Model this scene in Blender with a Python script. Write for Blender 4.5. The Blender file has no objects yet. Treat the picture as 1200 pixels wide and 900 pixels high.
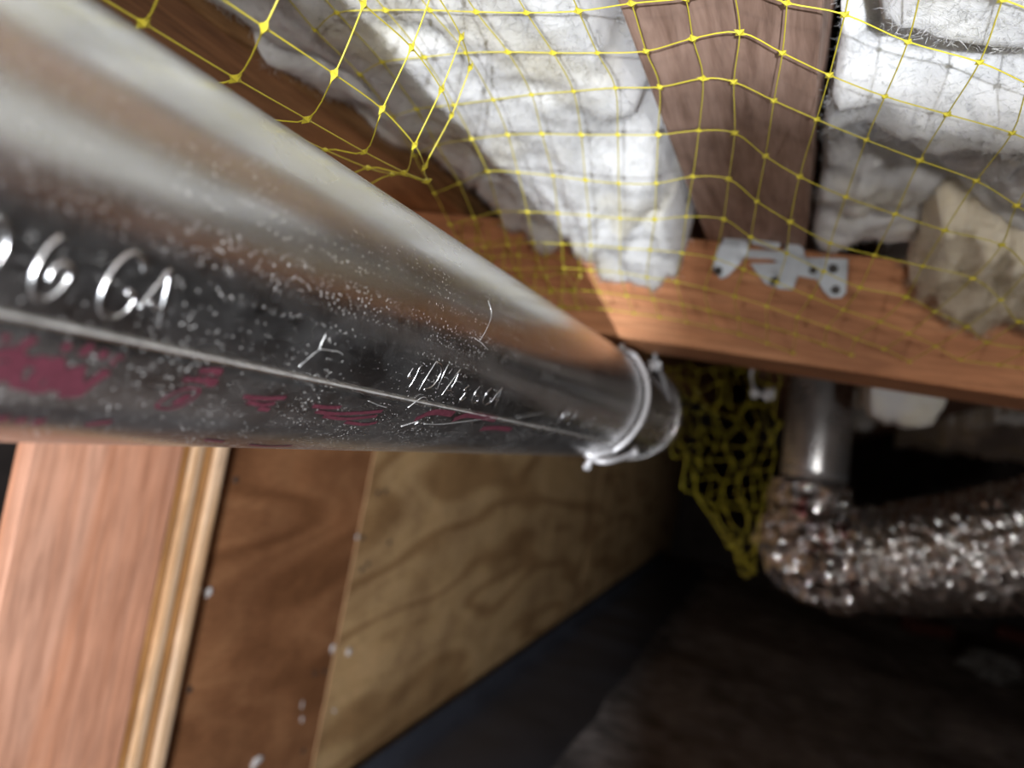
import bpy, bmesh, math, random
import numpy as np
from mathutils import Vector, Matrix, noise

# ------------------------------------------------------------------ camera, world, lights
H = 0.66                                   # camera height above the crawlspace ground
F, CX, CY = 900.0, 600.0, 450.0            # focal length in pixels of the 1200x900 frame
M = Matrix(((0.9216603365, 0.1682039476, -0.3496421829),      # world <- camera (x right, y down, z forward)
            (0.3381520403, 0.0936421035, 0.9364210346),
            (0.1902509441, -0.9812943434, 0.0294277045)))
scene = bpy.context.scene
COL = scene.collection
cam_d = bpy.data.cameras.new('camera'); cam = bpy.data.objects.new('camera', cam_d); COL.objects.link(cam)
cam_d.sensor_width = 36; cam_d.lens = 27; cam_d.clip_start = 0.005
cx_, cy_, cz_ = M.col[0], -M.col[1], -M.col[2]
cam.matrix_world = Matrix(((cx_[0], cy_[0], cz_[0], 0), (cx_[1], cy_[1], cz_[1], 0), (cx_[2], cy_[2], cz_[2], H), (0, 0, 0, 1)))
cam_d.dof.use_dof = True; cam_d.dof.focus_distance = 0.275; cam_d.dof.aperture_fstop = 6.8
scene.camera = cam
world = bpy.data.worlds.new('world'); scene.world = world; world.use_nodes = True
world.node_tree.nodes['Background'].inputs[0].default_value = (0, 0, 0, 1)
world.node_tree.nodes['Background'].inputs[1].default_value = 0.0
scene.view_settings.view_transform = 'Standard'; scene.view_settings.look = 'None'
scene.view_settings.exposure = 0.12; scene.view_settings.gamma = 1.0; scene.view_settings.use_curve_mapping = False

def torch(name, loc, aim, power, col, rad, cone):
    l = bpy.data.lights.new(name, 'SPOT'); l.energy = power; l.color = col; l.shadow_soft_size = rad
    l.spot_size = math.radians(cone); l.spot_blend = 0.5
    o = bpy.data.objects.new(name, l); o.location = (loc[0], loc[1], loc[2] + H); COL.objects.link(o)
    o.rotation_euler = (Vector(aim) - Vector(loc)).to_track_quat('-Z', 'Y').to_euler()
    return o
torch('head_torch_offscreen', (0.14, -0.70, -0.31), (-0.14, 0.45, 0.05), 95, (0.90, 0.94, 1.0), 0.008, 104)       # photographer's head torch: throws the duct and girder shadows
torch('hand_torch_offscreen', (0.25, -0.60, -0.10), (0.0, 0.8, 0.0), 17, (1.0, 0.96, 0.93), 0.015, 110)          # photographer's second, weaker torch: the glints on pipe and foil

# ------------------------------------------------------------------ helpers (positions relative to the lens, metres)
random.seed(7)
def ray(x, y):
    return (M @ Vector((x - CX, y - CY, F))).normalized()
def at(x, y, axis, val):
    w = ray(x, y); return w * (val / w[axis])
DX, DZ, DR = -0.17218, 0.02124, 0.0508     # duct axis and radius (four inch pipe)
def on_duct(x, y, R=DR):
    w = ray(x, y); a = w.x**2 + w.z**2; b = w.x*DX + w.z*DZ; c = DX*DX + DZ*DZ - R*R
    q = b*b - a*c
    s = (b - math.sqrt(max(q, 0))) / a
    return w * s
def duct_pt(Y, th, R=DR):
    return Vector((DX + R*math.cos(th), Y, DZ + R*math.sin(th)))
OFF = Vector((0, 0, H))
def tag(o, label=None, cat=None, group=None, kind=None):
    if label: o['label'] = label
    if cat: o['category'] = cat
    if group: o['group'] = group
    if kind: o['kind'] = kind
    return o
def empty(name, p, label=None, cat=None, group=None, kind=None):
    o = bpy.data.objects.new(name, None); o.location = Vector(p) + OFF; o.empty_display_size = 0.03; COL.objects.link(o)
    return tag(o, label, cat, group, kind)
def make(name, verts, faces, mat, parent=None, smooth=False, origin=None):
    me = bpy.data.meshes.new(name)
    vs = [Vector(v) + OFF for v in verts]
    if parent is not None: org = Vector(parent['_org']) if '_org' in parent else world_loc(parent)
    elif origin is not None: org = Vector(origin) + OFF
    else:
        org = Vector(((min(v.x for v in vs) + max(v.x for v in vs))/2, (min(v.y for v in vs) + max(v.y for v in vs))/2, min(v.z for v in vs)))
    me.from_pydata([v - org for v in vs], [], faces)
    bm = bmesh.new(); bm.from_mesh(me); bmesh.ops.recalc_face_normals(bm, faces=bm.faces); bm.to_mesh(me); bm.free()
    if smooth: me.polygons.foreach_set('use_smooth', [True]*len(me.polygons))
    me.materials.append(mat)
    o = bpy.data.objects.new(name, me); COL.objects.link(o)
    if parent is not None: o.parent = parent
    else: o.location = org
    return o
def world_loc(o):
    p = Vector(o.location)
    while o.parent: o = o.parent; p += Vector(o.location)
    return p
class MB:
    def __init__(s): s.v = []; s.f = []
    def add(s, v, f):
        n = len(s.v); s.v += [Vector(p) for p in v]; s.f += [tuple(i + n for i in q) for q in f]; return s
    def box(s, x0, x1, y0, y1, z0, z1, bev=0.0):
        if bev <= 0:
            v = [(x, y, z) for z in (z0, z1) for y in (y0, y1) for x in (x0, x1)]
            return s.add(v, [(0,2,3,1), (4,5,7,6), (0,1,5,4), (2,6,7,3), (0,4,6,2), (1,3,7,5)])
        bm = bmesh.new(); bmesh.ops.create_cube(bm, size=1)
        for q in bm.verts: q.co = Vector(((x0+x1)/2 + q.co.x*(x1-x0), (y0+y1)/2 + q.co.y*(y1-y0), (z0+z1)/2 + q.co.z*(z1-z0)))
        bmesh.ops.bevel(bm, geom=list(bm.edges), offset=bev, segments=2, affect='EDGES', profile=0.5)
        bm.verts.index_update()
        s.add([q.co.copy() for q in bm.verts], [tuple(q.index for q in f.verts) for f in bm.faces]); bm.free(); return s
    def tube(s, pts, r, n=8, cap=True):
        pts = [Vector(p) for p in pts]; rad = r if isinstance(r, (list, tuple)) else [r]*len(pts)
        V = []; Fc = []; up = None
        for k, p in enumerate(pts):
            t = (pts[min(k+1, len(pts)-1)] - pts[max(k-1, 0)]).normalized()
            if up is None: up = t.orthogonal().normalized()
            up = (up - t*up.dot(t)); up = up.normalized() if up.length > 1e-9 else t.orthogonal().normalized()
            sd = t.cross(up)
            for a in range(n):
                q = 2*math.pi*a/n; V.append(p + (up*math.cos(q) + sd*math.sin(q))*rad[k])
        for k in range(len(pts)-1):
            for a in range(n):
                b = (a+1) % n; Fc.append((k*n+a, k*n+b, (k+1)*n+b, (k+1)*n+a))
        if cap:
            Fc.append(tuple(range(n))[::-1]); Fc.append(tuple((len(pts)-1)*n + a for a in range(n)))
        return s.add(V, Fc)
    def build(s, name, mat, parent=None, smooth=False): return make(name, s.v, s.f, mat, parent, smooth)
def spline(pts, n=6):
    P = [Vector(p) for p in pts]; out = []
    for k in range(len(P)-1):
        a = P[k-1] if k > 0 else P[k]*2 - P[k+1]; b = P[k]; c = P[k+1]; d = P[k+2] if k+2 < len(P) else P[k+1]*2 - P[k]
        for i in range(n):
            t = i/n
            out.append(0.5*((2*b) + (c-a)*t + (2*a - 5*b + 4*c - d)*t*t + (-a + 3*b - 3*c + d)*t**3))
    out.append(P[-1]); return out
def lerp_tab(x, xs, ys):
    if x <= xs[0]: return ys[0]
    for k in range(len(xs)-1):
        if x <= xs[k+1]: return ys[k] + (ys[k+1]-ys[k])*(x-xs[k])/(xs[k+1]-xs[k])
    return ys[-1]
def sst(a, b, x):
    t = min(1, max(0, (x-a)/(b-a))); return t*t*(3-2*t)
def fbm(x, y, z, o=4):
    return noise.fractal(Vector((x, y, z)), 0.9, 2.1, o)

# height profile of the netting that carries the insulation
NY = [0.26, 0.30, 0.344, 0.381, 0.418, 0.455, 0.492, 0.529, 0.566, 0.603, 0.626]
NZ = [0.158, 0.155, 0.1515, 0.1457, 0.1316, 0.1196, 0.109, 0.100, 0.0928, 0.0867, 0.0800]

# ------------------------------------------------------------------ materials
def mat(name):
    m = bpy.data.materials.new(name); m.use_nodes = True; nt = m.node_tree
    b = nt.nodes['Principled BSDF']; return m, nt, b
def N(nt, t, **kw):
    n = nt.nodes.new(t)
    for k, v in kw.items(): setattr(n, k, v)
    return n
def ramp(nt, fac, stops):
    r = N(nt, 'ShaderNodeValToRGB'); e = r.color_ramp.elements
    while len(e) > 1: e.remove(e[-1])
    for i, (p, c) in enumerate(stops):
        q = e[0] if i == 0 else e.new(p)
        q.position = p; q.color = (*c, 1) if len(c) == 3 else c
    nt.links.new(fac, r.inputs[0]); return r.outputs[0]
def coords(nt, scale=(1,1,1), rot=(0,0,0), loc=(0,0,0)):
    tc = N(nt, 'ShaderNodeTexCoord'); mp = N(nt, 'ShaderNodeMapping'); nt.links.new(tc.outputs['Object'], mp.inputs[0])
    mp.inputs['Scale'].default_value = scale; mp.inputs['Rotation'].default_value = rot; mp.inputs['Location'].default_value = loc
    return mp.outputs[0]
def noise_n(nt, vec, scale, detail=4, rough=0.55, dist=0.0):
    n = N(nt, 'ShaderNodeTexNoise'); nt.links.new(vec, n.inputs['Vector'])
    n.inputs['Scale'].default_value = scale; n.inputs['Detail'].default_value = detail; n.inputs['Roughness'].default_value = rough; n.inputs['Distortion'].default_value = dist
    return n.outputs[0]
def bump(nt, b, h, strength, dist):
    n = N(nt, 'ShaderNodeBump'); n.inputs['Strength'].default_value = strength; n.inputs['Distance'].default_value = dist
    nt.links.new(h, n.inputs['Height']); nt.links.new(n.outputs[0], b.inputs['Normal']); return n
def mixc(nt, fac, a, b, mode='MIX'):
    n = N(nt, 'ShaderNodeMix', data_type='RGBA', blend_type=mode)
    for s, v in ((0, fac), (6, a), (7, b)):
        if hasattr(v, 'links') or hasattr(v, 'is_linked'): nt.links.new(v, n.inputs[s])
        else: n.inputs[s].default_value = v if s == 0 else (*v, 1)
    return n.outputs[2]
def wood(name, dark, mid, light, stretch, scale, rough=0.6, dist=2.2, blot=0.35, bmp=0.15, spec=0.3):
    m, nt, b = mat(name)
    v = coords(nt, stretch)
    w = noise_n(nt, v, scale, 5, 0.6, dist)
    g = noise_n(nt, v, scale*7, 3, 0.6, 0.4)
    c = ramp(nt, w, [(0.32, dark), (0.48, mid), (0.62, light), (0.72, mid)])
    c2 = ramp(nt, g, [(0.3, (0.72,0.68,0.66)), (0.6, (1.05,1.05,1.05))])
    c = mixc(nt, 1.0, c, c2, 'MULTIPLY')
    bl = ramp(nt, noise_n(nt, coords(nt), 9, 4), [(0.35, (1-blot,)*3), (0.65, (1.08,)*3)])
    c = mixc(nt, 1.0, c, bl, 'MULTIPLY')
    nt.links.new(c, b.inputs['Base Color']); b.inputs['Roughness'].default_value = rough; b.inputs['Specular IOR Level'].default_value = spec
    bump(nt, b, g, bmp, 0.001)
    return m
def ply(name, dark, mid, light, rot, seed):
    m, nt, b = mat(name)                      # rotary cut face: broad wavy cathedral bands running along the wall
    v = coords(nt, (1.0, 0.62, 2.7), (rot, 0, 0), (seed, seed*2, seed*3))
    d = noise_n(nt, v, 2.6, 1.5, 0.45, 0.25)
    k = N(nt, 'ShaderNodeMath', operation='MULTIPLY'); nt.links.new(d, k.inputs[0]); k.inputs[1].default_value = 30.0
    s = N(nt, 'ShaderNodeMath', operation='SINE'); nt.links.new(k.outputs[0], s.inputs[0])
    k2 = N(nt, 'ShaderNodeMath', operation='MULTIPLY_ADD'); nt.links.new(s.outputs[0], k2.inputs[0]); k2.inputs[1].default_value = 0.5; k2.inputs[2].default_value = 0.5
    c = ramp(nt, k2.outputs[0], [(0.0, dark), (0.3, mid), (0.75, light), (1.0, mid)])
    c = mixc(nt, 0.40, c, mid)
    fine = ramp(nt, noise_n(nt, coords(nt, (1, 1.5, 14), (rot, 0, 0)), 30, 4), [(0.3, (0.75,0.72,0.70)), (0.7, (1.1,1.1,1.1))])
    c = mixc(nt, 1.0, c, fine, 'MULTIPLY')
    blot = ramp(nt, noise_n(nt, coords(nt), 7, 5, 0.65), [(0.33, (0.68,0.64,0.63)), (0.55, (1,1,1)), (0.75, (1.15,1.12,1.1))])
    c = mixc(nt, 1.0, c, blot, 'MULTIPLY')
    nt.links.new(c, b.inputs['Base Color']); b.inputs['Roughness'].default_value = 0.55; b.inputs['Specular IOR Level'].default_value = 0.3
    bump(nt, b, k2.outputs[0], 0.1, 0.001)
    return m
def galv(name, base, rough, specks=True, wav=0.10, film0=0.0, film1=0.07):
    m, nt, b = mat(name)
    v = coords(nt)
    big = noise_n(nt, coords(nt, (1, 0.35, 1)), 26, 4, 0.6)
    b.inputs['Metallic'].default_value = 1.0
    c = ramp(nt, big, [(0.3, tuple(x*0.80 for x in base)), (0.7, base)])
    r = N(nt, 'ShaderNodeMapRange'); nt.links.new(big, r.inputs[0]); r.inputs[3].default_value = rough*0.75; r.inputs[4].default_value = rough*1.35
    rr = r.outputs[0]
    if specks:                                # dust and grit sitting on the sheet
        vo = N(nt, 'ShaderNodeTexVoronoi'); nt.links.new(v, vo.inputs['Vector']); vo.inputs['Scale'].default_value = 1300
        vo.inputs['Randomness'].default_value = 1
        sz = N(nt, 'ShaderNodeMath', operation='LESS_THAN'); nt.links.new(vo.outputs['Distance'], sz.inputs[0]); 
        sep = N(nt, 'ShaderNodeSeparateColor'); nt.links.new(vo.outputs['Color'], sep.inputs[0])
        pw = N(nt, 'ShaderNodeMath', operation='POWER'); nt.links.new(sep.outputs[0], pw.inputs[0]); pw.inputs[1].default_value = 4
        th = N(nt, 'ShaderNodeMath', operation='MULTIPLY'); nt.links.new(pw.outputs[0], th.inputs[0]); 
        dens = ramp(nt, noise_n(nt, v, 34, 4, 0.7), [(0.36, (0.16,)*3), (0.68, (0.50,)*3)])
        nt.links.new(dens, th.inputs[1]); nt.links.new(th.outputs[0], sz.inputs[1])
        film = ramp(nt, noise_n(nt, coords(nt, (1, 0.6, 1)), 60, 5, 0.7), [(0.40, (film0,)*3), (0.80, (film1,)*3)])
        mx = N(nt, 'ShaderNodeMath', operation='MAXIMUM'); nt.links.new(sz.outputs[0], mx.inputs[0]); nt.links.new(film, mx.inputs[1])
        inv = N(nt, 'ShaderNodeMath', operation='SUBTRACT'); inv.inputs[0].default_value = 1; nt.links.new(mx.outputs[0], inv.inputs[1])
        nt.links.new(inv.outputs[0], b.inputs['Metallic'])
        c = mixc(nt, mx.outputs[0], c, (0.62, 0.60, 0.58))
    nt.links.new(c, b.inputs['Base Color']); nt.links.new(rr, b.inputs['Roughness'])
    bump(nt, b, noise_n(nt, coords(nt, (1, 0.25, 1)), 45, 3), wav, 0.002)
    return m
def plain(name, col, rough=0.6, metal=0.0, var=0.2, scale=40, bmp=0.0, bd=0.001, spec=0.5):
    m, nt, b = mat(name)
    n = noise_n(nt, coords(nt), scale, 4, 0.6)
    c = ramp(nt, n, [(0.3, tuple(x*(1-var) for x in col)), (0.7, tuple(min(1, x*(1+var*0.5)) for x in col))])
    nt.links.new(c, b.inputs['Base Color']); b.inputs['Roughness'].default_value = rough; b.inputs['Metallic'].default_value = metal
    b.inputs['Specular IOR Level'].default_value = spec
    if bmp: bump(nt, b, n, bmp, bd)
    return m
def wool_mat(name, col, shade):
    m, nt, b = mat(name)
    n = noise_n(nt, coords(nt), 55, 6, 0.7); f = noise_n(nt, coords(nt, (1, 3, 1)), 420, 4, 0.7)
    c = ramp(nt, n, [(0.3, shade), (0.62, col)])
    tint = ramp(nt, noise_n(nt, coords(nt), 11, 3), [(0.36, (1, 1, 1)), (0.52, (1, 1, 1)), (0.66, (1.04, 1.0, 0.88))])
    c = mixc(nt, 1.0, c, tint, 'MULTIPLY')
    nt.links.new(c, b.inputs['Base Color']); b.inputs['Roughness'].default_value = 1.0; b.inputs['Specular IOR Level'].default_value = 0.1
    b.inputs['Subsurface Weight'].default_value = 0.7; b.inputs['Subsurface Radius'].default_value = (1, 1, 0.9); b.inputs['Subsurface Scale'].default_value = 0.006
    bump(nt, b, f, 0.5, 0.0015)
    return m
WOOL = wool_mat('glass_wool_white', (0.76, 0.76, 0.75), (0.67, 0.67, 0.66))
WOOLW = wool_mat('glass_wool_cream', (0.80, 0.73, 0.59), (0.70, 0.62, 0.47))
JOIST = wood('joist_wood', (0.22, 0.135, 0.10), (0.36, 0.235, 0.18), (0.43, 0.29, 0.23), (5, 0.5, 5), 6, 0.7)
JOISTL = wood('joist_wood_amber', (0.15, 0.07, 0.025), (0.31, 0.165, 0.07), (0.43, 0.24, 0.105), (6, 0.5, 6), 6, 0.5)
BEAM = wood('beam_wood', (0.38, 0.16, 0.07), (0.50, 0.22, 0.10), (0.56, 0.27, 0.13), (0.5, 5, 6), 6, 0.65, 1.2, 0.2)
BOARD = wood('pine_board_wood', (0.60, 0.25, 0.13), (0.70, 0.34, 0.21), (0.75, 0.41, 0.28), (3.2, 3.2, 0.32), 5, 0.45, 0.8, 0.14)
STRIPL = wood('pale_strip_wood', (0.62, 0.34, 0.16), (0.80, 0.52, 0.30), (0.86, 0.62, 0.42), (12, 12, 0.6), 8, 0.5, 0.5, 0.15)
STRIPD = wood('honey_strip_wood', (0.42, 0.18, 0.06), (0.56, 0.27, 0.09), (0.66, 0.34, 0.14), (12, 12, 0.6), 8, 0.5, 0.5, 0.2)
PLYB = ply('brown_plywood', (0.16, 0.065, 0.025), (0.30, 0.135, 0.06), (0.38, 0.185, 0.085), 0.25, 1.3)
PLYT = ply('tan_plywood', (0.29, 0.145, 0.055), (0.61, 0.395, 0.19), (0.71, 0.48, 0.25), 0.45, 4.1)
PLYE = plain('plywood_edge', (0.60, 0.36, 0.18), 0.7)
GALV = galv('galvanised_sheet', (0.72, 0.72, 0.72), 0.25)
GALV2 = galv('galvanised_pipe', (0.80, 0.80, 0.81), 0.27, True, 0.08, 0.12, 0.22)
EMB = plain('stamped_metal', (0.62, 0.62, 0.62), 0.27, 1.0, 0.1)
EDGE = plain('cut_metal_edge', (0.78, 0.77, 0.74), 0.42, 0.6, 0.35, 300)
SCRATCH = plain('bright_scratch', (0.75, 0.75, 0.74), 0.4, 0.6, 0.2, 300)
RED = plain('red_ink', (0.13, 0.034, 0.05), 0.45, 0.3, 0.35, 600)
YEL = plain('yellow_plastic', (0.62, 0.53, 0.045), 0.38, 0.0, 0.12, 60)
BRK = plain('zinc_bracket', (0.50, 0.54, 0.58), 0.42, 0.6, 0.15, 60)
HOLE = plain('dark_nail', (0.07, 0.065, 0.06), 0.6, 0.6)
WIRE = plain('grey_wire', (0.62, 0.61, 0.62), 0.38, 0.35, 0.12, 90)
DIRT = plain('dark_soil', (0.36, 0.30, 0.27), 0.95, 0.0, 0.55, 14, 0.8, 0.01, 0.1)
POLY = plain('black_plastic_sheet', (0.065, 0.068, 0.085), 0.42, 0.0, 0.2, 8, 0.25, 0.004)
CONC = plain('concrete', (0.22, 0.21, 0.20), 0.9, 0.0, 0.3, 40, 0.5, 0.003)
DARKW = plain('dark_masonry', (0.07, 0.055, 0.05), 0.9, 0.0, 0.4, 12, 0.4, 0.005)
SUBF = plain('subfloor_wood', (0.22, 0.13, 0.08), 0.8, 0.0, 0.4, 12)
BRICK = plain('old_red_brick', (0.16, 0.045, 0.03), 0.9, 0.0, 0.4, 60, 0.5, 0.002)
LINT = plain('white_lint', (0.72, 0.68, 0.66), 0.9)
def foil(name, stops, rough):
    m, nt, b = mat(name)
    c = ramp(nt, noise_n(nt, coords(nt), 22, 4, 0.6), stops)
    nt.links.new(c, b.inputs['Base Color']); b.inputs['Metallic'].default_value = 1; b.inputs['Roughness'].default_value = rough
    bump(nt, b, noise_n(nt, coords(nt), 90, 3, 0.6), 0.5, 0.004)
    return m
FOIL = foil('crinkled_foil_tape', [(0.36, (0.36, 0.08, 0.08)), (0.41, (0.76, 0.75, 0.74)), (0.64, (0.80, 0.79, 0.78))], 0.16)
FLEX = foil('foil_hose_skin', [(0.35, (0.74, 0.73, 0.71)), (0.65, (0.95, 0.95, 0.94))], 0.22)

# ------------------------------------------------------------------ the crawlspace shell
XW = -0.55                                  # plywood face of the left wall
g = []; gf = []; nx, ny = 60, 80
for j in range(ny+1):
    for i in range(nx+1):
        x = -1.9 + 4.3*i/nx; y = -1.7 + 6.4*j/ny
        z = -H + 0.028*fbm(x*2.2, y*2.2, 3.1) - 0.01
        g.append((x, y, min(z, -H + 0.03)))
for j in range(ny):
    for i in range(nx):
        a = j*(nx+1) + i; gf.append((a, a+1, a+nx+2, a+nx+1))
tag(make('floor', g, gf, DIRT, None, True), kind='structure')
tag(MB().box(-1.95, 2.45, -1.75, 4.75, 0.360, 0.38).build('ceiling', SUBF), kind='structure')
tag(MB().box(-1.95, 2.45, 4.62, 4.72, -H-0.05, 0.36).build('wall_back', DARKW), kind='structure')
tag(MB().box(2.32, 2.42, -1.7, 4.62, -H-0.05, 0.36).build('wall_right', DARKW), kind='structure')
tag(MB().box(-1.95, 2.45, -1.72, -1.62, -H-0.05, 0.36).build('wall_front', DARKW), kind='structure')
tag(MB().box(-1.92, -1.82, -1.62, 4.62, -H-0.05, 0.36).build('wall_outer', DARKW), kind='structure')

wl = empty('wall_left', (XW, 2.0, -H), kind='structure')
ya = at(270, 525, 0, XW).y; yb = at(440, 530, 0, XW).y
y0 = at(20, 515, 0, XW).y
def panel(y_0, y_1, m, dx=0.0):
    return MB().box(XW-0.018+dx, XW+dx, y_0, y_1, -H-0.02, 0.16, 0.0008).build('plywood_panel', m, wl)
pB = panel(y0 + 0.02, yb - 0.0015, PLYB)
pT = panel(yb + 0.0015, 2.45, PLYT, -0.001)
pT2 = panel(2.453, 4.6, PLYT, -0.001)
MB().box(XW-0.016, XW+0.0012, yb-0.0040, yb-0.0008, -H, 0.158).build('edge_splinter', PLYE, wl)
MB().box(XW-0.06, XW-0.02, yb-0.02, yb+0.02, -H, 0.16).build('stud', JOIST, wl)
MB().box(XW-0.06, XW-0.02, 2.43, 2.47, -H, 0.16).build('stud', JOIST, wl)

def disc(p, nrm, r, h, n=10):
    nrm = Vector(nrm).normalized(); a = nrm.orthogonal().normalized(); b = nrm.cross(a); p = Vector(p)
    v = [p + (a*math.cos(q) + b*math.sin(q))*r for q in [2*math.pi*k/n for k in range(n)]]
    v += [p + nrm*h + (a*math.cos(q) + b*math.sin(q))*r*0.8 for q in [2*math.pi*k/n for k in range(n)]]
    f = [(k, (k+1) % n, n+(k+1) % n, n+k) for k in range(n)] + [tuple(range(n, 2*n)), tuple(range(n))[::-1]]
    return v, f
def lump(p, r, seed, n=7, sq=(1,1,1)):
    p = Vector(p); v = []; f = []; m = n*2
    for j in range(n+1):
        for i in range(m):
            t = math.pi*j/n; q = 2*math.pi*i/m
            d = Vector((math.sin(t)*math.cos(q), math.sin(t)*math.sin(q), math.cos(t)))
            k = r*(1 + 0.75*fbm(d.x*1.9+seed, d.y*1.9, d.z*1.9, 3))
            v.append(p + Vector((d.x*k*sq[0], d.y*k*sq[1], d.z*k*sq[2])))
    for j in range(n):
        for i in range(m):
            f.append((j*m+i, j*m+(i+1) % m, (j+1)*m+(i+1) % m, (j+1)*m+i))
    return v, f
for (x, y) in [(425, 630), (456, 636), (431, 661), (424, 667), (452, 575), (443, 578), (276, 562), (222, 808), (355, 880), (369, 789), (380, 787)]:
    v, f = disc(at(x, y, 0, XW-0.0005), (1, 0, 0), 0.0042, 0.0012)
    make('nail_head', v, f, HOLE, wl)
for k, (x, y, r, sq) in enumerate([(245, 694, .006, (.6,1,1)), (236, 692, .0035, (.6,1,1)), (390, 760, .006, (.6,.9,1.2)), (409, 764, .0065, (.6,1.2,1)),
                                   (300, 893, .008, (.5,1.5,.9)), (354, 843, .004, (.5,.7,1.2)), (354, 826, .003, (.5,.6,2.2)), (392, 833, .0035, (.6,1,1)), (419, 629, .004, (.5,1,1))]):
    v, f = lump(at(x, y, 0, XW+0.001), r*0.8, k*3.7, 8, (sq[0]*0.5, sq[1], sq[2]))
    make('lint_tuft', v, f, LINT, wl, True)

# pine board with ridged strips nailed over the plywood
XB = XW + 0.018
yA = at(20, 515, 0, XW).y; yB = at(217, 523, 0, XB).y; yC = at(271, 525, 0, XB).y
bd = empty('pine_board', (XB-0.015, (yA+yC)/2, -H), 'salmon pine board with pale ridged strips standing against the brown plywood', 'board')
MB().box(XW+0.0005, XB, yA, yB-0.0008, -H+0.002, 0.158, 0.0015).build('plank', BOARD, bd)
w = (yC - yB)
lay = [(0.00, 0.20, STRIPD, -0.002), (0.20, 0.46, STRIPL, 0.0005), (0.46, 0.70, STRIPD, -0.0025), (0.70, 1.0, STRIPL, 0.0)]
for a, b_, m_, dx in lay:
    prof = []; n = 7; ya_, yb_ = yB + w*a + 0.0004, yB + w*b_ - 0.0004
    for k in range(n+1):
        t = k/n; prof.append((XB + dx - 0.0022*(2*t-1)**4, ya_ + (yb_-ya_)*t))
    prof = [(XW+0.0008, ya_)] + prof + [(XW+0.0008, yb_)]
    v = [(p[0], p[1], z) for z in (-H+0.002, 0.158) for p in prof]; L = len(prof)
    f = [(k, (k+1) % L, L+(k+1) % L, L+k) for k in range(L)] + [tuple(range(L))[::-1], tuple(range(L, 2*L))]
    make('ridged_strip', v, f, m_, bd)

# black plastic sheet lapped up the foot of the wall
g = []; gf = []; L = 90
prof = [(XW+0.021, 0.05), (XW+0.022, 0.03), (XW+0.026, 0.012), (XW+0.05, 0.004), (XW+0.10, 0.004), (XW+0.17, 0.002), (XW+0.25, 0.001)]
for j in range(L+1):
    y = -0.4 + 4.6*j/L
    for k, (x, z) in enumerate(prof):
        g.append((x + 0.012*noise.noise((x*6, y*5, 1))*(k > 2), y, -H + 0.022 + z + 0.012*(noise.noise((x*14, y*7, 4))+0.3)*(k > 1)))
for j in range(L):
    for k in range(len(prof)-1):
        a = j*len(prof)+k; gf.append((a, a+1, a+len(prof)+1, a+len(prof)))
tag(make('plastic_sheet', g, gf, POLY, None, True), 'crumpled black plastic sheet lying along the foot of the plywood wall', 'plastic sheet')

# ------------------------------------------------------------------ girder and joists
ZJ = 0.165; YB0, YB1 = 0.63, 0.719; ZB = 0.0748
tag(MB().box(-0.53, 2.3, YB0, YB1, ZB, ZJ-0.0005, 0.002).build('girder_beam', BEAM), 'orange brown timber girder crossing under the joists above both ducts', 'beam')
def joist(x0, x1, m, label, y0=-1.6, y1=4.6):
    return tag(MB().box(x0, x1, y0, y1, ZJ, 0.3595, 0.002).build('floor_joist', m), label, 'joist')
joist(-0.395, -0.312, JOISTL, 'amber brown joist above the galvanised duct')
joist(-0.0935, -0.0165, JOIST, 'dull brown joist between the two insulation bays with bracket at its foot')
joist(0.235, 0.312, JOIST, 'dull brown joist on the far side of the torn insulation batt')
joist(0.58, 0.657, JOIST, 'dull brown joist two bays beyond the zinc bracket')
joist(-0.78, -0.70, JOIST, 'dull brown joist over the gap behind the plywood wall')

# ------------------------------------------------------------------ insulation
def fibres(V, count, seed, m, parent, l0=0.002, l1=0.0065, wd=0.00010):
    """loose glass fibres standing off the surface: one part, too many to count"""
    rg = np.random.default_rng(int(seed*10)+3); P = np.array([tuple(v) for v in V])
    keep = P[:, 1] > 0.12; P = P[keep] if keep.sum() > 50 else P
    q = P[rg.integers(0, len(P), count)] + rg.normal(0, 0.0012, (count, 3))
    d = rg.normal(0, 1, (count, 3)); d[:, 2] = d[:, 2]*0.5 - 0.35; d /= np.linalg.norm(d, axis=1, keepdims=True)
    l = rg.uniform(l0, l1, (count, 1)); e = np.cross(d, rg.normal(0, 1, (count, 3))); e /= np.linalg.norm(e, axis=1, keepdims=True); e *= wd
    c = q + d*l*0.55 + rg.normal(0, 1, (count, 3))*l*0.16
    vv = np.stack([q-e, q+e, c+e, c-e, q+d*l], 1).reshape(-1, 3)
    b = np.arange(count)*5
    ff = [f for k in b.tolist() for f in ((k, k+1, k+2, k+3), (k+3, k+2, k+4))]
    tag(make('loose_fibres', [Vector(p) for p in vv.tolist()], ff, m, parent), kind='stuff')
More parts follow.
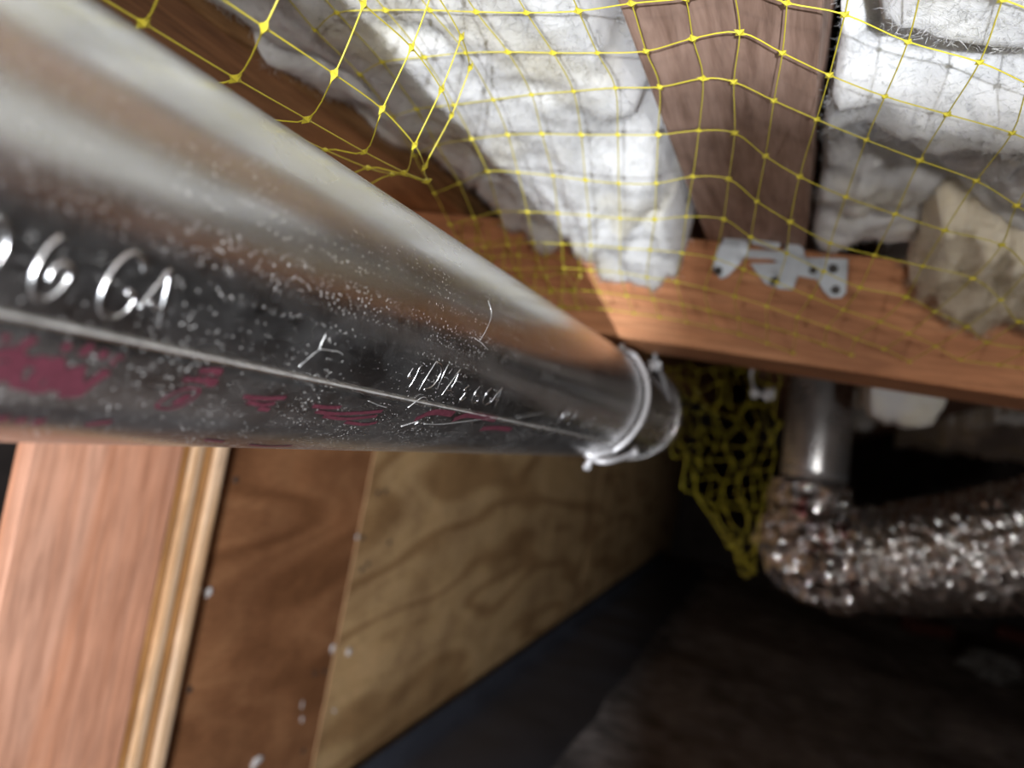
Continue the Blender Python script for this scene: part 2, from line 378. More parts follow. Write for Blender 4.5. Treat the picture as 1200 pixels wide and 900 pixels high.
def wool(name, x0, x1, y0, y1, zf, ztop, m, label, res=0.0042, amp=0.012, lat=0.006, seed=0.0, er=0.018, group=None, fib=0, rest=True, parent=None):
    nx = max(8, int((x1-x0)/res)); ny = max(8, int((y1-y0)/res)); V = []; Fc = []
    for j in range(ny+1):
        for i in range(nx+1):
            x = x0 + (x1-x0)*i/nx; y = y0 + (y1-y0)*j/ny
            e = min(x-x0, x1-x, y-y0, y1-y)
            k = 1 - (1-min(1, e/er))**3
            n1 = fbm(x*14+seed, y*9, seed, 3); n2 = fbm(x*45, y*38+seed, 2.0+seed, 4); n3 = fbm(x*170, y*140, 5.0+seed, 3)
            cr = 1 - min(1, abs(fbm(x*9+seed*2, y*7, seed+4, 2))*5); z = zf(x, y) + amp*0.9*max(0, cr)**3 + amp*n1 + amp*0.22*n2 + amp*0.035*n3
            if rest: lo = lerp_tab(y, NY, NZ) + 0.0022; z = lo + 0.5*((z-lo) + math.sqrt((z-lo)**2 + 0.007**2))
            z = ztop + (z-ztop)*k
            dx = lat*fbm(x*16+7, y*16+seed, z*16, 2); dy = lat*fbm(x*16+31, y*16+seed, z*16+9, 2)
            if i in (0, nx): dx = -abs(dx)*0.3 if i else abs(dx)*0.3
            V.append((x+dx, y+dy, z))
    for j in range(ny):
        for i in range(nx):
            a = j*(nx+1)+i; Fc.append((a, a+nx+1, a+nx+2, a+1))
    n0 = len(V); ring = list(range(nx+1)) + [(j+1)*(nx+1)-1 for j in range(1, ny+1)] + [ny*(nx+1)+i for i in range(nx-1, -1, -1)] + [j*(nx+1) for j in range(ny-1, 0, -1)]
    for q in ring: V.append((V[q][0], V[q][1], ztop+0.004))
    R_ = len(ring)
    for k in range(R_): Fc.append((ring[k], ring[(k+1) % R_], n0+(k+1) % R_, n0+k))
    Fc.append(tuple(n0+k for k in range(R_)))
    if parent is not None:
        o = make(name, V, Fc, m, parent, True)
        if fib: fibres(V[:n0], fib, seed, m, o, 0.003, 0.011)
        return o
    root = empty(name, ((x0+x1)/2, (y0+y1)/2, min(v[2] for v in V)), label, 'insulation', group)
    make('batt_body', V, Fc, m, root, True)
    if fib: fibres(V[:n0], fib, seed, m, root)
    return root
def z_left(x, y):
    z = 0.158 + 0.003*math.sin(x*40)
    far = sst(0.42, 0.60, y)
    low = lerp_tab(x, [-.33, -.27, -.225, -.20, -.165, -.15, -.115, -.10, -.092], [.190, .168, .140, .148, .128, .116, .117, .122, .150])
    z += (low - z)*far
    ruff = 0.0045*math.sin(x*210 + 3*noise.noise((x*30, y*14, 2))) + 0.004*noise.noise((x*130, y*25, 6))
    return z + 0.010*sst(-.24, -.30, x) + ruff*(0.25 + 0.75*far)
wool('insulation_batt', -0.325, -0.096, -0.9, 0.622, z_left, 0.34, WOOL, 'white glass wool batt between the amber joist and the bracket joist', seed=1.0, fib=42000, amp=0.013)
def z_right(x, y):
    fold = 0.005*noise.noise((x*70 + y*20, y*45, 1)) + 0.03*sst(.385, .335, y)
    z = 0.176 - 0.012*sst(.02, .10, x)
    z += -0.012*math.exp(-((y-.36)/.07)**2) - 0.018*math.exp(-((x-.005)/.02)**2 - ((y-.60)/.05)**2)
    return z + fold
lumpy = wool('insulation_batt', -0.0163, 0.232, 0.334, 0.612, z_right, 0.34, WOOL, 'lumpy white glass wool batt beside the bracket joist with a drooping cream flap', seed=5.3, fib=26000, amp=0.016, er=0.006)
def z_torn(x, y):
    return 0.155 + 0.02*sst(.012, -.012, x) + 0.006*math.sin(x*60+1)
wool('insulation_batt', -0.011, 0.232, -0.9, 0.322, z_torn, 0.30, WOOL, 'thick white glass wool slab with a torn fuzzy end overhanging the lumpy batt', seed=9.1, fib=26000, amp=0.016, lat=0.012, er=0.024)
def z_lobe(x, y):
    return lerp_tab(x, [.045, .056, .075, .09, .105, .14, .18, .24], [.150, .134, .130, .121, .118, .122, .124, .13]) + 0.35*max(0, 0.59-y) + 0.005*math.sin(x*260 + 4*noise.noise((x*30, y*20, 3))) + 0.006*noise.noise((x*120, y*40, 8))
wool('drooping_flap', 0.050, 0.225, 0.52, 0.624, z_lobe, 0.235, WOOLW, None, parent=lumpy, seed=12.7, fib=16000, amp=0.010, lat=0.007, er=0.010)
def z_far(x, y): return 0.155 + 0.02*math.sin(y*7)
wool('insulation_batt', 0.02, 0.22, 1.46, 3.2, z_far, 0.33, WOOL, 'grey sagging glass wool batt beyond the girder above the foil hose', res=0.02, seed=15.2, rest=False, amp=0.035)
wool('insulation_batt', 0.33, 0.57, 0.75, 3.2, lambda x, y: 0.135 + 0.02*math.sin(y*5), 0.33, WOOL, 'grey glass wool batt beyond the girder in the bay past the foil hose', res=0.02, seed=18.4, rest=False, amp=0.03)
c = at(1057, 478, 1, 1.0)
wool('insulation_tuft', c.x-0.052, c.x+0.052, 0.95, 1.06, lambda x, y: c.z-0.022+6.0*(x-c.x)**2, 0.30, WOOL, 'pale glass wool tuft hanging behind the girder beside the upright pipe', res=0.006, seed=21.0, rest=False, amp=0.008, er=0.02)

# ------------------------------------------------------------------ galvanised duct
D0, D1 = -0.75, 0.845
dr = empty('galvanised_duct', (DX, 0.3, DZ-DR), 'long dusty galvanised round duct with stamped and red printed lettering', 'duct')
n = 96; V = []; Fc = []; YS = [D0 + (D1-D0)*k/40 for k in range(41)]
for Y in YS:
    for a in range(n): V.append(duct_pt(Y, 2*math.pi*a/n))
for k in range(len(YS)-1):
    for a in range(n): Fc.append((k*n+a, k*n+(a+1) % n, (k+1)*n+(a+1) % n, (k+1)*n+a))
make('duct_shell', V, Fc, GALV, dr, True)
def th_seam(Y): return math.radians(-25.4 - 29.0*(Y-0.09))
V = []; Fc = []; m_ = 28; RO = DR + 0.0007
for Y in YS:
    t0 = th_seam(Y)
    V.append(duct_pt(Y, t0, DR-0.0003))
    for a in range(m_+1): V.append(duct_pt(Y, t0 - math.radians(115)*a/m_, RO - (0.0007*(a/m_)**6)))
L = m_+2
for k in range(len(YS)-1):
    for a in range(L-1): Fc.append((k*L+a, k*L+a+1, (k+1)*L+a+1, (k+1)*L+a))
make('seam_lap', V, Fc, GALV, dr, True)
pts = []; rad = []
for k in range(260):
    Y = -0.05 + 0.80*k/259; pts.append(duct_pt(Y, th_seam(Y), DR+0.0006)); rad.append(0.00036 + 0.00016*noise.noise((Y*160, 0, 0)))
MB().tube(pts, rad, 6).build('seam_edge', EDGE, dr, True)
# elbow turning to the wall at the far end, with its collar bead
def ring_path(pts, r, name, m, parent, nn=40):
    return MB().tube(pts, r, nn, True).build(name, m, parent, True)
el = [Vector((DX, 0.838, DZ)), Vector((DX, 0.87, DZ))]
for k in range(1, 10):
    q = math.radians(90*k/9); el.append(Vector((DX - 0.075*(1-math.cos(q)), 0.87+0.075*math.sin(q), DZ)))
el.append(Vector((XW+0.003, 0.945, DZ)))
ring_path(el, 0.0530, 'elbow', GALV2, dr)
MB().tube([duct_pt(0.842, 2*math.pi*k/48, 0.0535) for k in range(49)], 0.0014, 8, False).build('collar_bead', GALV, dr, True)

def stroke(px, r, lift, R=DR, sub=6):
    P = [on_duct(x, y, R+lift) for x, y in px]
    S = spline(P, sub) if len(P) > 2 else [P[0].lerp(P[-1], k/6) for k in range(7)]
    L = len(S)
    return S, [r*(0.80 + 0.20*math.sin(math.pi*(0.1+0.8*k/(L-1)))) for k in range(L)]
def lettering(name, strokes, r, lift, m, R=DR):
    mb = MB()
    for s in strokes:
        S, rr = stroke(s, r, lift, R); mb.tube(S, rr, 14)
    return mb.build(name, m, dr, True)
lettering('stamped_digit', [[(-6,252), (4,262), (9,278), (6,296), (-4,312), (-16,322)]], 0.00060, -0.00026, EMB)
lettering('stamped_digit', [[(72,277), (58,290), (46,308), (39,328), (40,345), (50,352)], [(50,352), (63,347), (74,337), (82,324), (80,313), (71,310), (62,318), (58,328)]], 0.00085, -0.00026, EMB)
lettering('stamped_letter', [[(168,318), (167,306), (158,297), (147,301), (134,315), (124,332), (118,350), (119,364), (127,372), (138,371), (149,364)], [(149,364), (158,350), (148,341)]], 0.00075, -0.00022, EMB)
lettering('stamped_letter', [[(163,361), (174,348), (186,333), (199,316)], [(199,316), (196,336), (191,358), (186,384)], [(174,353), (184,361), (192,363)]], 0.00065, -0.00020, EMB)
A = lambda s: [[(460+x/4.615, 390+y/4.615) for x, y in q] for q in s]
lettering('stamped_digit', A([[(112,190), (90,225), (84,245), (112,250)], [(150,180), (118,250), (88,295)]]), 0.00038, -0.00012, EMB)
lettering('stamped_letter', A([[(238,152), (205,205), (172,258), (142,312)], [(238,160), (262,180), (262,215), (232,270), (200,298), (168,305)]]), 0.00060, -0.00018, EMB)
lettering('stamped_letter', A([[(302,170), (275,225), (240,305)]]), 0.00047, -0.00014, EMB)
lettering('stamped_letter', A([[(262,340), (300,290), (335,240), (368,195)], [(362,205), (340,260), (318,300), (318,345)], [(285,310), (322,318)]]), 0.00047, -0.00014, EMB)
lettering('stamped_digit', A([[(412,285), (385,310), (395,320), (362,368), (398,350)]]), 0.00043, -0.00013, EMB)
lettering('stamped_digit', A([[(470,290), (440,335), (430,375), (455,375), (468,345), (448,340)]]), 0.00043, -0.00013, EMB)
lettering('stamped_letter', A([[(535,300), (512,320), (490,365), (500,388), (525,375), (528,352)]]), 0.00043, -0.00013, EMB)
lettering('stamped_letter', A([[(530,378), (565,330), (595,295)], [(592,300), (572,350), (552,400)], [(545,360), (572,362)]]), 0.00043, -0.00013, EMB)
for q in [[(885,495), (925,440), (955,400)], [(920,490), (955,430), (985,410)], [(945,495), (985,450), (1000,415)], [(1020,510), (1055,470), (1085,450)], [(1045,520), (1075,490), (1090,455)]]:
    lettering('stamped_letter', A([q]), 0.00080, -0.00024, EMB)
# scratches and scuffs
for q in [[(382,391), (377,402), (374,410)], [(374,410), (366,416), (350,430)], [(375,409), (396,412), (402,416)], [(572,352), (576,368), (570,386), (562,400)], [(556,396), (564,402), (572,410)],
          [(497,497), (520,497), (560,492), (590,489)], [(470,500), (490,494), (486,498)], [(432,470), (444,475), (454,478)], [(478,478), (494,466), (500,466)], [(606,490), (640,484)]]:
    lettering('scratch', [q], 0.00010, 0.0008 if q[0][1] > 464 else 0.0, SCRATCH)
# red ink print on the lap (flat on the sheet): faded, only partly legible
def ink(name, polys, wd):
    mb = MB()
    for s in polys:
        P = [on_duct(x, y, RO+0.00015) for x, y in s]; S = spline(P, 4) if len(P) > 2 else [P[0].lerp(P[1], k/4) for k in range(5)]
        V = []; Lh = len(S)
        for k, p in enumerate(S):
            nrm = Vector((p.x-DX, 0, p.z-DZ)).normalized(); t = (S[min(k+1, Lh-1)] - S[max(k-1, 0)]).normalized(); sd = nrm.cross(t)*wd
            V += [p-sd, p+sd]
        mb.add(V, [(2*k, 2*k+1, 2*k+3, 2*k+2) for k in range(Lh-1)])
    return mb.build(name, RED, dr)
B = lambda s: [[(x/4.615, 360+y/4.615) for x, y in q] for q in s]
ink('red_print', B([[(15,180), (50,155)]]), 0.0008)
for q in [[(110,220), (150,195), (190,165)], [(335,230), (385,205)], [(440,262), (470,230), (505,210)], [(538,275), (580,240)], [(598,305), (625,295)], [(640,280), (656,262)]]:
    ink('red_print', B([q]), 0.0010)
ink('red_letter', B([[(-20,260), (60,250), (100,280), (90,330), (40,370), (-20,385)], [(30,400), (80,350), (110,300)], [(-20,320), (40,330), (60,320)]]), 0.0014)
ink('red_letter', B([[(120,300), (90,350), (80,400), (120,430), (200,400), (240,350), (220,310), (150,295), (120,300)]]), 0.0012)
ink('red_letter', B([[(190,285), (260,300), (320,300), (300,370), (260,430), (210,460)], [(210,460), (170,420), (200,360), (260,330)]]), 0.0012)
ink('red_letter', B([[(375,330), (365,400), (350,490)], [(375,340), (330,420), (280,450)]]), 0.0012)
ink('red_letter', B([[(430,320), (415,400), (405,488)], [(405,485), (480,420), (585,345)]]), 0.0013)
ink('red_print', B([[(-10,620), (40,590)]]), 0.0012)
for q in [[(90,630), (135,600)], [(190,640), (225,605)], [(460,640), (530,628), (605,622)]]:
    ink('red_print', B([q]), 0.0011)
ink('red_emblem', B([[(855,545), (930,550), (1020,515), (1078,460), (1060,440), (990,445), (900,490), (850,530), (855,545)]]), 0.00045)
ink('red_emblem', B([[(935,530), (970,500), (1000,480)], [(955,525), (1000,500), (1020,470)]]), 0.0008)
for a, b_ in [((1080,350), (1200,345)), ((1085,335), (1195,365)), ((990,400), (1090,385)), ((1000,385), (1110,405)), ((1090,400), (1180,410))]:
    ink('red_print', B([[a, b_]]), 0.0005)
Cc = lambda s: [[(240+x/4.615, 400+y/4.615) for x, y in q] for q in s]
for q in [[(0,160), (50,158), (95,165)], [(0,200), (40,215), (70,205)], [(10,230), (60,235)], [(210,300), (330,310), (440,305)], [(230,330), (320,345), (380,335)], [(290,365), (350,372)],
          [(585,350), (660,358), (735,358)], [(600,380), (700,392), (850,388), (960,378)], [(640,405), (760,420), (930,405)], [(760,438), (860,450), (930,440)], [(0,535), (60,540), (100,545)], [(240,560), (340,568), (470,565)]]:
    ink('red_print', Cc([q]), 0.0008)
for q in [[(330,470), (420,445), (560,470)], [(120,470), (220,430), (330,440)], [(480,520), (560,515), (640,525)]]:
    ink('red_print', A([q]), 0.0016)

# hanger wire round the duct
YWr = 0.650; hw = empty('hanger_wire', (DX, YWr, DZ-DR-0.004), 'grey wire looped round the duct below the girder with twisted ends', 'wire')
RW = 0.0024
pts = [at(728, 404, 1, 0.633), at(731, 410, 1, 0.638)]
for k in range(13): pts.append(duct_pt(YWr - 0.02*sst(0, 12, k) , math.radians(52 - 110*k/12), DR+RW+0.0012))
MB().tube(spline(pts, 4), RW, 10).build('wire_loop', WIRE, hw, True)
kn = on_duct(690, 531, DR+0.004)
def px3(x, y, Y): return at(x, y, 1, Y)
MB().tube(spline([px3(744, 530, YWr-.005), px3(735, 534, YWr-.008), px3(715, 540, YWr-.03), px3(700, 540, YWr-.035), px3(686, 532, YWr-.04)], 4), 0.0025, 10).build('wire_tail', WIRE, hw, True)
MB().tube(spline([px3(718, 511, YWr-.03), px3(708, 520, YWr-.035), px3(697, 530, YWr-.04), px3(688, 546, YWr-.045)], 4), 0.0024, 10).build('wire_tail', WIRE, hw, True)
MB().tube(spline([px3(683, 526, YWr-.045), px3(692, 534, YWr-.043), px3(703, 532, YWr-.04), px3(716, 528, YWr-.032)], 4), 0.0026, 10).build('wire_twist', WIRE, hw, True)
for (x, y) in [(683, 526), (688, 546), (744, 530), (718, 511)]:
    v, f = lump(px3(x, y, YWr-.04 if x < 710 else YWr-.01), 0.0034, x*.1, 6); make('wire_end', v, f, WIRE, hw, True)
# second clip and screws under the girder
v, f = lump(at(768, 428, 1, 0.735), 0.0055, 1.0, 7)
MB().add(v, f).tube([at(768, 428, 1, 0.735), at(775, 438, 1, 0.76), at(786, 470, 1, 0.80)], 0.002, 8).tube([at(768, 428, 1, 0.735), Vector((at(768, 428, 1, 0.735).x, 0.716, ZB+0.004))], 0.002, 8).build('x', WIRE).name = 'wire_clip'
tag(bpy.data.objects['wire_clip'], 'bright bent wire clip under the girder beside the duct elbow', 'wire')
mb = MB()
for x, y, r in [(901, 463, 0.0062), (884, 461, 0.0045)]:
    v, f = lump(at(x, y, 1, 0.9), r, x, 7); mb.add(v, f)
mb.tube([at(901, 463, 1, 0.9), at(884, 461, 1, 0.9), at(880, 440, 1, 0.86), Vector((at(880, 440, 1, .86).x, 0.86, ZJ+0.002))], 0.0018, 8)
tag(mb.build('wire_hook', WIRE), 'small bright wire hook hanging behind the girder next to the upright pipe', 'wire')

# ------------------------------------------------------------------ zinc bracket on the girder
YP = YB0 - 0.0004
br = empty('framing_bracket', tuple(at(915, 345, 1, YP)), 'pale zinc framing bracket with nail tabs on the girder under the joist', 'bracket')
S6 = lambda q: [(820+x/6.0, 250+y/6.0) for x, y in q]
def plate(name, px, t, yoff=0.0, tilt=None):
    P = [at(x, y, 1, YP - yoff) for x, y in S6(px)]
    if tilt: P = [p + Vector((0, -tilt*max(0, (p.z - min(q.z for q in P))), 0)) for p in P]
    n_ = len(P); V = P + [p + Vector((0, -t, 0)) for p in P]
    Fc = [(k, (k+1) % n_, n_+(k+1) % n_, n_+k) for k in range(n_)] + [tuple(range(n_))[::-1], tuple(range(n_, 2*n_))]
    o = make(name, V, Fc, BRK, br)
    md = o.modifiers.new('bevel', 'BEVEL'); md.width = 0.0006; md.segments = 2
    return o
tabA = plate('nail_tab', [(90,400), (150,465), (205,440), (285,360), (355,265), (320,235), (140,232), (115,300)], 0.0016, 0.002, 0.12)
plate('folded_flange', [(140,232), (320,238), (352,250), (330,170), (285,125), (215,140), (170,180)], 0.0016, 0.006)
plate('bridge_strip', [(300,255), (610,265), (700,300), (700,345), (560,345), (500,322), (330,318)], 0.0016, 0.004)
tabB = plate('nail_tab', [(350,350), (510,352), (560,340), (700,320), (700,420), (655,540), (560,535), (455,495), (400,420)], 0.0016, 0.0015)
plate('folded_flange', [(600,265), (740,315), (735,255), (690,210), (625,205), (605,230)], 0.0016, 0.007)
plate('upper_lip', [(345,180), (560,190), (570,230), (520,255), (370,215)], 0.0014, 0.009)
strC = plate('bridge_strip', [(690,310), (860,315), (860,455), (800,465), (690,440)], 0.0016, 0.002)
tabC = plate('nail_tab', [(850,312), (1045,320), (1030,560), (1000,595), (920,597), (870,550), (820,465)], 0.0016, 0.0032)
for x, y, r, tb in [(937,390,.0036,tabC), (955,538,.0034,tabC), (797,400,.0030,strC), (525,475,.0036,tabB), (128,405,.0036,tabA)]:
    q = S6([(x, y)])[0]; v, f = disc(at(q[0], q[1], 1, YP-0.0049), (0, -1, 0), r, 0.0008, 12); make('nail', v, f, HOLE, tb)

# ------------------------------------------------------------------ upright pipe with foil hose
P0 = at(963, 460, 1, 1.30); P1 = at(953, 566, 1, 1.30)
dirp = (P0-P1).normalized(); top = P0 + dirp*((0.3595-P0.z)/dirp.z)
vp = empty('upright_pipe', tuple(P1 - dirp*0.06), 'shiny upright galvanised pipe dropping from the floor behind the girder', 'pipe')
MB().tube([P1 + dirp*0.002, P1 + dirp*0.02, top], 0.0495, 40).build('pipe_shell', GALV2, vp, True)
MB().tube([P1 + dirp*0.018 + Vector((0.0507*math.cos(q), 0.0507*math.sin(q), 0)) for q in [2*math.pi*k/40 for k in range(41)]], 0.0018, 8, False).build('pipe_rim', BRK, vp, True)
fh = empty('foil_hose', tuple(at(950, 712, 1, 1.30)), 'crinkled foil flexible hose taped to the upright pipe', 'hose')
def crinkle(path, r, rib, amp, scale, nn=72, dens=0.0045, seed=0.0):
    S = []; P = spline(path, 12); L = [0]
    for k in range(1, len(P)): L.append(L[-1] + (P[k]-P[k-1]).length)
    tot = L[-1]; m = int(tot/dens); k = 0
    for q in range(m+1):
        s = tot*q/m
        while k < len(P)-2 and L[k+1] < s: k += 1
        S.append((P[k].lerp(P[k+1], (s-L[k])/max(1e-9, L[k+1]-L[k])), s/tot, s))
    V = []; Fc = []; up = None
    for q, (p, u, s) in enumerate(S):
        t = (S[min(q+1, m)][0] - S[max(q-1, 0)][0]).normalized()
        if up is None: up = t.orthogonal().normalized()
        up = (up - t*up.dot(t)).normalized(); sd = t.cross(up); R0 = r(u)
        for a in range(nn):
            h = 2*math.pi*a/nn
            d = up*math.cos(h) + sd*math.sin(h)
            c_ = p + d*R0
            k2 = amp*(fbm(c_.x*scale+seed, c_.y*scale, c_.z*scale, 3) + 0.7*abs(noise.noise(c_*scale*2.3)))
            if rib: k2 += rib[0]*math.cos(2*math.pi*s/rib[1] + h)
            V.append(p + d*(R0 + k2))
    for q in range(m):
        for a in range(nn): Fc.append((q*nn+a, q*nn+(a+1) % nn, (q+1)*nn+(a+1) % nn, (q+1)*nn+a))
    Fc.append(tuple(range(nn))[::-1]); Fc.append(tuple(m*nn+a for a in range(nn)))
    return V, Fc
e0 = P1; e1 = at(947, 628, 1, 1.30); e2 = at(957, 648, 1, 1.295); e3 = at(985, 655, 1, 1.28); e4 = at(1022, 656, 1, 1.265)
V, Fc = crinkle([e0, e1, e2, e3, e4], lambda u: 0.053 + 0.022*sst(0.0, 0.45, u), None, 0.011, 34, dens=0.004, seed=2.0)
make('taped_elbow', V, Fc, FOIL, fh, False)
V, Fc = crinkle([at(1015, 656, 1, 1.268), at(1060, 655, 1, 1.25), at(1130, 648, 1, 1.20), at(1200, 640, 1, 1.15), at(1290, 620, 1, 1.10), at(1420, 600, 1, 1.05)],
                lambda u: 0.071 + 0.006*sst(0, 0.2, u), (0.0050, 0.020), 0.0046, 80, nn=96, dens=0.0032, seed=6.0)
make('ribbed_hose', V, Fc, FLEX, fh, False)

# ------------------------------------------------------------------ yellow netting
ROWS = {1: {-10:(395,15), -9:(452,12), -8:(504,12), -7:(558,14), -6:(617,15), -5:(678,13), -4:(740,4), 0:(990,17), 1:(1064,49), 2:(1148,73)},
        2: {-10:(448,73), -9:(497,67), -8:(546,62), -7:(595,61), -6:(648,62), -5:(700,62), -4:(757,60), -3:(812,45), -2:(867,38), -1:(917,62), 0:(972,88), 1:(1037,113), 2:(1110,134), 3:(1186,156)},
        3: {-10:(488,128), -9:(532,123), -8:(578,117), -7:(623,111), -6:(672,107), -5:(721,103), -4:(773,102), -3:(824,92), -2:(860,96), -1:(907,118), 0:(957,140), 1:(1015,164), 2:(1078,188), 3:(1144,212)},
        4: {-10:(512,170), -9:(553,163), -8:(595,158), -7:(635,157), -6:(681,158), -5:(724,158), -4:(771,158), -3:(819,153), -2:(861,156), -1:(897,183), 0:(937,207), 1:(991,231), 2:(1049,251), 3:(1107,270), 4:(1174,287)},
        5: {-9:(571,201), -8:(607,202), -7:(648,206), -6:(686,211), -5:(725,215), -4:(769,215), -3:(812,207), -2:(854,210), -1:(887,236), 0:(926,260), 1:(973,285), 2:(1025,299), 3:(1081,312), 4:(1140,326)},
        6: {-2:(848,257), -1:(880,278), 2:(1008,337), 3:(1062,348)}}
def net_hit(x, y):
    w = ray(x, y); lo, hi = 0.02, 3.0
    for _ in range(40):
        m = (lo+hi)/2; p = w*m
        if p.z > lerp_tab(p.y, NY, NZ): hi = m
        else: lo = m
    return w*lo
known = {}
for j, r in ROWS.items():
    for i, p in r.items(): known[(i, j)] = net_hit(*p)
# least squares quadratic (i,j) -> X, Y for the rest of the sheet, plus the nearest known offsets fading out
def basis(i, j): return [1, i/10, j/5, (i/10)**2, (i/10)*(j/5), (j/5)**2]
def solve(A_, b_):
    n_ = len(b_); Mx = [r[:] + [v] for r, v in zip(A_, b_)]
    for c_ in range(n_):
        p = max(range(c_, n_), key=lambda q: abs(Mx[q][c_])); Mx[c_], Mx[p] = Mx[p], Mx[c_]
        for q in range(n_):
            if q != c_:
                f_ = Mx[q][c_]/Mx[c_][c_]; Mx[q] = [a - f_*b2 for a, b2 in zip(Mx[q], Mx[c_])]
    return [Mx[q][n_]/Mx[q][q] for q in range(n_)]
AtA = [[sum(basis(*k)[a]*basis(*k)[b2] for k in known) for b2 in range(6)] for a in range(6)]
cX = solve(AtA, [sum(basis(*k)[a]*p.x for k, p in known.items()) for a in range(6)])
cY = solve(AtA, [sum(basis(*k)[a]*p.y for k, p in known.items()) for a in range(6)])
fitX = lambda i, j: sum(c_*q for c_, q in zip(cX, basis(i, j))); fitY = lambda i, j: sum(c_*q for c_, q in zip(cY, basis(i, j)))
def node(i, j):
    if (i, j) in known: return known[(i, j)].copy()
    ic, jc = max(-12, min(6, i)), max(0, min(8, j))
    x, y = fitX(ic, jc), fitY(ic, jc)
    x += (i-ic)*0.024; y += (j-jc)*0.037
    sw = sx = sy = 0
    for (a, b2), p in known.items():
        d2 = (a-i)**2 + ((b2-j)*1.3)**2; w_ = 1/(d2*d2+1e-6); sw += w_; sx += w_*(p.x-fitX(a, b2)); sy += w_*(p.y-fitY(a, b2))
    dm = min((a-i)**2 + (b2-j)**2 for (a, b2) in known); fade = math.exp(-dm/8.0)
    x += sx/sw*fade; y += sy/sw*fade
    x += 0.002*noise.noise((i*1.7, j*1.3, 0)); y += 0.002*noise.noise((i*1.7, j*1.3, 5))
    y = min(y, 0.623)
    return Vector((x, y, lerp_tab(y, NY, NZ)))
def knot_mesh():
    v = []; f = []; n_ = 8
    for k in range(n_):
        q = 2*math.pi*k/n_; r = 0.0024 if k % 2 == 0 else 0.0013
        v.append(Vector((r*math.cos(q), r*math.sin(q), 0)))
    v += [Vector((0, 0, 0.0011)), Vector((0, 0, -0.0011))]
    for k in range(n_): f += [(k, (k+1) % n_, n_), ((k+1) % n_, k, n_+1)]
    me = bpy.data.meshes.new('knot'); me.from_pydata(v, [], f); me.materials.append(YEL); return me
KM = knot_mesh()
def netting(name, grid, label, rs=0.00029, ks=1.05, maxk=300, skip=None):
    """grid: dict (i,j) -> Vector. Each strand is a part, each knot a part."""
    I = sorted({k[0] for k in grid}); J = sorted({k[1] for k in grid})
    lowest = min(grid.values(), key=lambda p: p.z)
    root = empty(name, tuple(lowest), label, 'netting', 'yellow plastic netting')
    def run(keys):
        cur = []; out = []
        for k in keys:
            if k in grid: cur.append(grid[k])
            elif cur: out.append(cur); cur = []
        if cur: out.append(cur)
        return [c_ for c_ in out if len(c_) > 1]
    for i in I:
        for c_ in run([(i, j) for j in J]): MB().tube(spline(c_, 4), rs, 5).build('strand', YEL, root, True)
    for j in J:
        for c_ in run([(i, j) for i in I]): MB().tube(spline(c_, 4), rs, 5).build('strand', YEL, root, True)
    ks_ = sorted(grid.items(), key=lambda kv: kv[1].length + (5 if kv[1].dot(M.col[2]) < 0.05 else 0))
    rest = MB(); base = world_loc(root)
    for q, (k, p) in enumerate(ks_):
        a = grid.get((k[0]+1, k[1]), None) or (p*2 - grid.get((k[0]-1, k[1]), p)); b2 = grid.get((k[0], k[1]+1), None) or (p*2 - grid.get((k[0], k[1]-1), p))
        ex = (a-p); ey = (b2-p)
        if ex.length < 1e-6: ex = Vector((1, 0, 0))
        if ey.length < 1e-6: ey = Vector((0, 1, 0))
        ex.normalize(); nz = ex.cross(ey)
        if nz.length < 1e-6: nz = Vector((0, 0, 1))
        nz.normalize(); ey = nz.cross(ex)
        R3 = Matrix((ex, ey, nz)).transposed()
        s = ks*random.uniform(0.85, 1.15)
        if q < maxk:
            o = bpy.data.objects.new('knot', KM); COL.objects.link(o); o.parent = root
            o.matrix_local = Matrix.Translation(p + OFF - base) @ R3.to_4x4() @ Matrix.Scale(s, 4)
        else:
            rest.add([p + R3 @ (v.co*s) for v in KM.vertices], [tuple(f.vertices) for f in KM.polygons])
    if rest.v: tag(rest.build('far_knots', YEL, root), kind='stuff')
    return root
grid = {}
for i in range(-11, 9):
    for j in range(-4, 11):
        p = node(i, j)
        if j > 6 and p.y > 0.6225: continue
        if p.x < -0.27: continue
        grid[(i, j)] = p
netting('insulation_netting', grid, 'yellow plastic netting stretched flat under the joists and insulation')
# loose fold of the netting lying along the top of the duct
F1 = [(168,27), (276,92), (360,140), (427,178), (474,202), (500,212)]
F2 = [(310,32), (392,87), (448,128), (486,170)]
fold = {}
for k, p in enumerate(F1):
    w_ = ray(*p); fold[(k, 0)] = w_*(0.180/-w_.x)
for k, p in enumerate(F2):
    w_ = ray(*p); fold[(k+1, 1)] = w_*(0.163/-w_.x)
fold[(0, 1)] = fold[(1, 1)]*2 - fold[(2, 1)]; fold[(-1, 1)] = fold[(0, 1)]*2 - fold[(1, 1)]; fold[(-1, 0)] = fold[(0, 0)]*2 - fold[(1, 0)]
fold[(-2, 0)] = fold[(-1, 0)]*2 - fold[(0, 0)]; fold[(-2, 1)] = fold[(-1, 1)]*2 - fold[(0, 1)]
fold[(5, 1)] = at(498, 195, 0, -0.170)
for k in range(-2, 6):
    a, b2 = fold[(k, 0)], fold[(k, 1)]
    fold[(k, 2)] = b2 + Vector((0.010, -0.004, 0.022)) + Vector((0.003*noise.noise((k*1.3, 2, 0)), 0, 0))
    fold[(k, 3)] = fold[(k, 2)] + Vector((0.006, -0.003, 0.020))
    fold[(k, -1)] = a + Vector((-0.022, 0.004, -0.002 + 0.001*k)); fold[(k, -2)] = a + Vector((-0.044, 0.006, -0.009))
netting('insulation_netting', fold, 'loose fold of yellow netting resting along the top of the galvanised duct', ks=1.1)
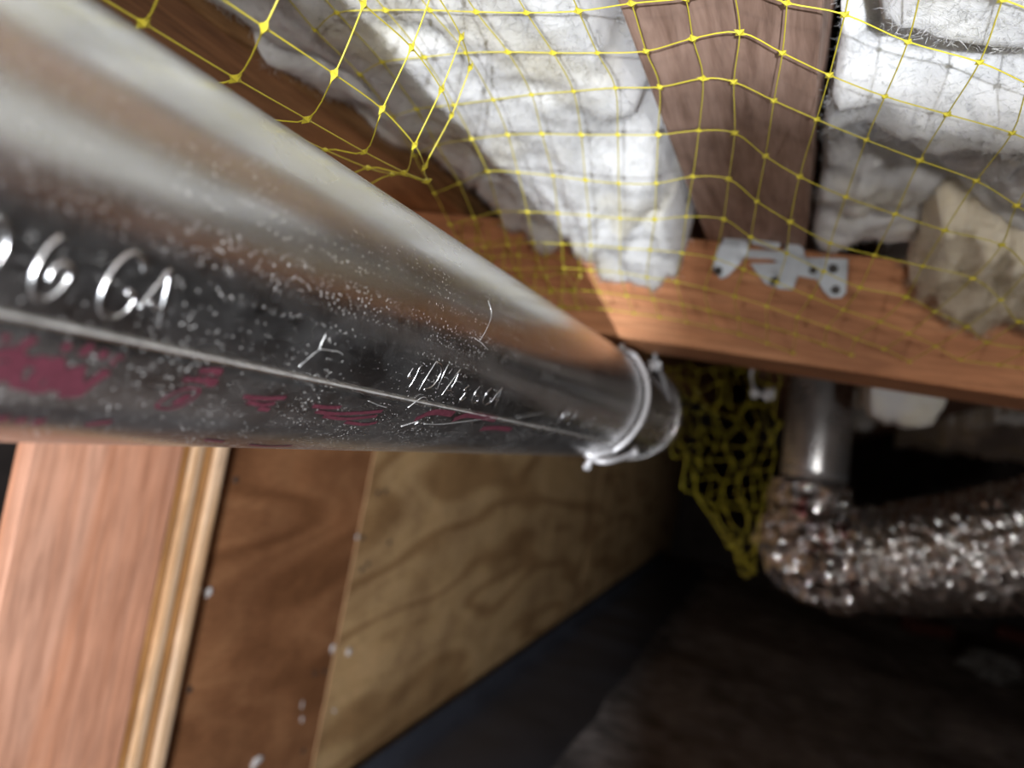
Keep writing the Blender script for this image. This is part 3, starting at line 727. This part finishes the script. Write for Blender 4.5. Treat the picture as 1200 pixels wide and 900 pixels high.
# crumpled netting over the girder's shaded end above the duct
crum = {}
for i in range(9):
    for j in range(7):
        p = at(540 + 17*i + 9*noise.noise((i*.9, j*1.1, 0)), 262 + 20*j + 6*i*0 + 12*noise.noise((i, j*.8, 3)), 1, 0.615 - 0.012*j + 0.03*noise.noise((i*.8, j*.8, 9)))
        if (p.x-DX)**2 + (p.z-DZ)**2 < (DR+0.004)**2 or p.z < ZB+0.002: continue
        crum[(i, j)] = p
netting('insulation_netting', crum, 'crumpled yellow netting bunched at the shaded girder end above the duct', rs=0.00036, ks=1.0)
# sagging pocket behind the girder
pk = {}
for i in range(11):
    for j in range(14):
        u = i/10; v = j/13
        xl = lerp_tab(v, [0, .35, .6, .8, 1], [783, 786, 800, 832, 866]); xr = lerp_tab(v, [0, .5, 1], [914, 906, 886])
        px = xl + (xr-xl)*u + 16*noise.noise((i*.9, j*.9, 1)); py = 432 + 215*v - 55*u*0 + 18*noise.noise((i*.8, j*.8, 8)) + 26*math.sin(math.pi*u)*v
        Y = 1.02 + 0.13*math.sin(math.pi*u)*(1-0.5*v) + 0.06*noise.noise((i*.7, j*.6, 4))
        p = at(px, py, 1, Y); p.z = min(p.z, 0.160); pk[(i, j)] = p
netting('insulation_netting', pk, 'dark sagging pocket of yellow netting behind the girder beside the duct elbow', rs=0.00045, ks=1.0)

# ------------------------------------------------------------------ things on the ground
def ground_at(x, y): return at(x, y, 2, -H+0.02)
for k, (x, y, rz, lab) in enumerate([(1085, 742, 0.5, 'old dark red brick lying on the soil below the foil hose'), (1195, 752, -0.3, 'old red brick lying on the soil next to the concrete chunk')]):
    c = ground_at(x, y)
    bm = MB().box(-0.1, 0.1, -0.048, 0.048, 0, 0.06, 0.006)
    cs, sn = math.cos(rz), math.sin(rz)
    vv = [(c.x + p.x*cs - p.y*sn, c.y + p.x*sn + p.y*cs, c.z + p.z - 0.005) for p in bm.v]
    tag(make('brick', vv, bm.f, BRICK), lab, 'brick')
c = ground_at(1160, 790)
v, f = lump((c.x, c.y, c.z+0.03), 0.075, 4.4, 9, (1.2, 0.9, 0.6))
tag(make('concrete_chunk', v, f, CONC), 'grey concrete chunk lying on the soil below the foil hose', 'rubble')
# invented block stack, unseen behind the lens, added to shade the ceiling ahead
px0 = 0.085; pr = empty('shadow_blocker', (px0+0.2, -0.32, -H), 'low grey block stack with a flat cap, added out of view to shade the girder', 'shadow blocker')
for k in range(2):
    MB().box(px0+0.01, px0+0.40, -0.41, -0.23, -H+0.012+0.196*k, -H+0.012+0.196*k+0.19, 0.003).build('blocker_block', CONC, pr)
MB().box(px0, px0+0.41, -0.42, -0.22, -H+0.402, -0.184, 0.0015).build('blocker_cap', CONC, pr)
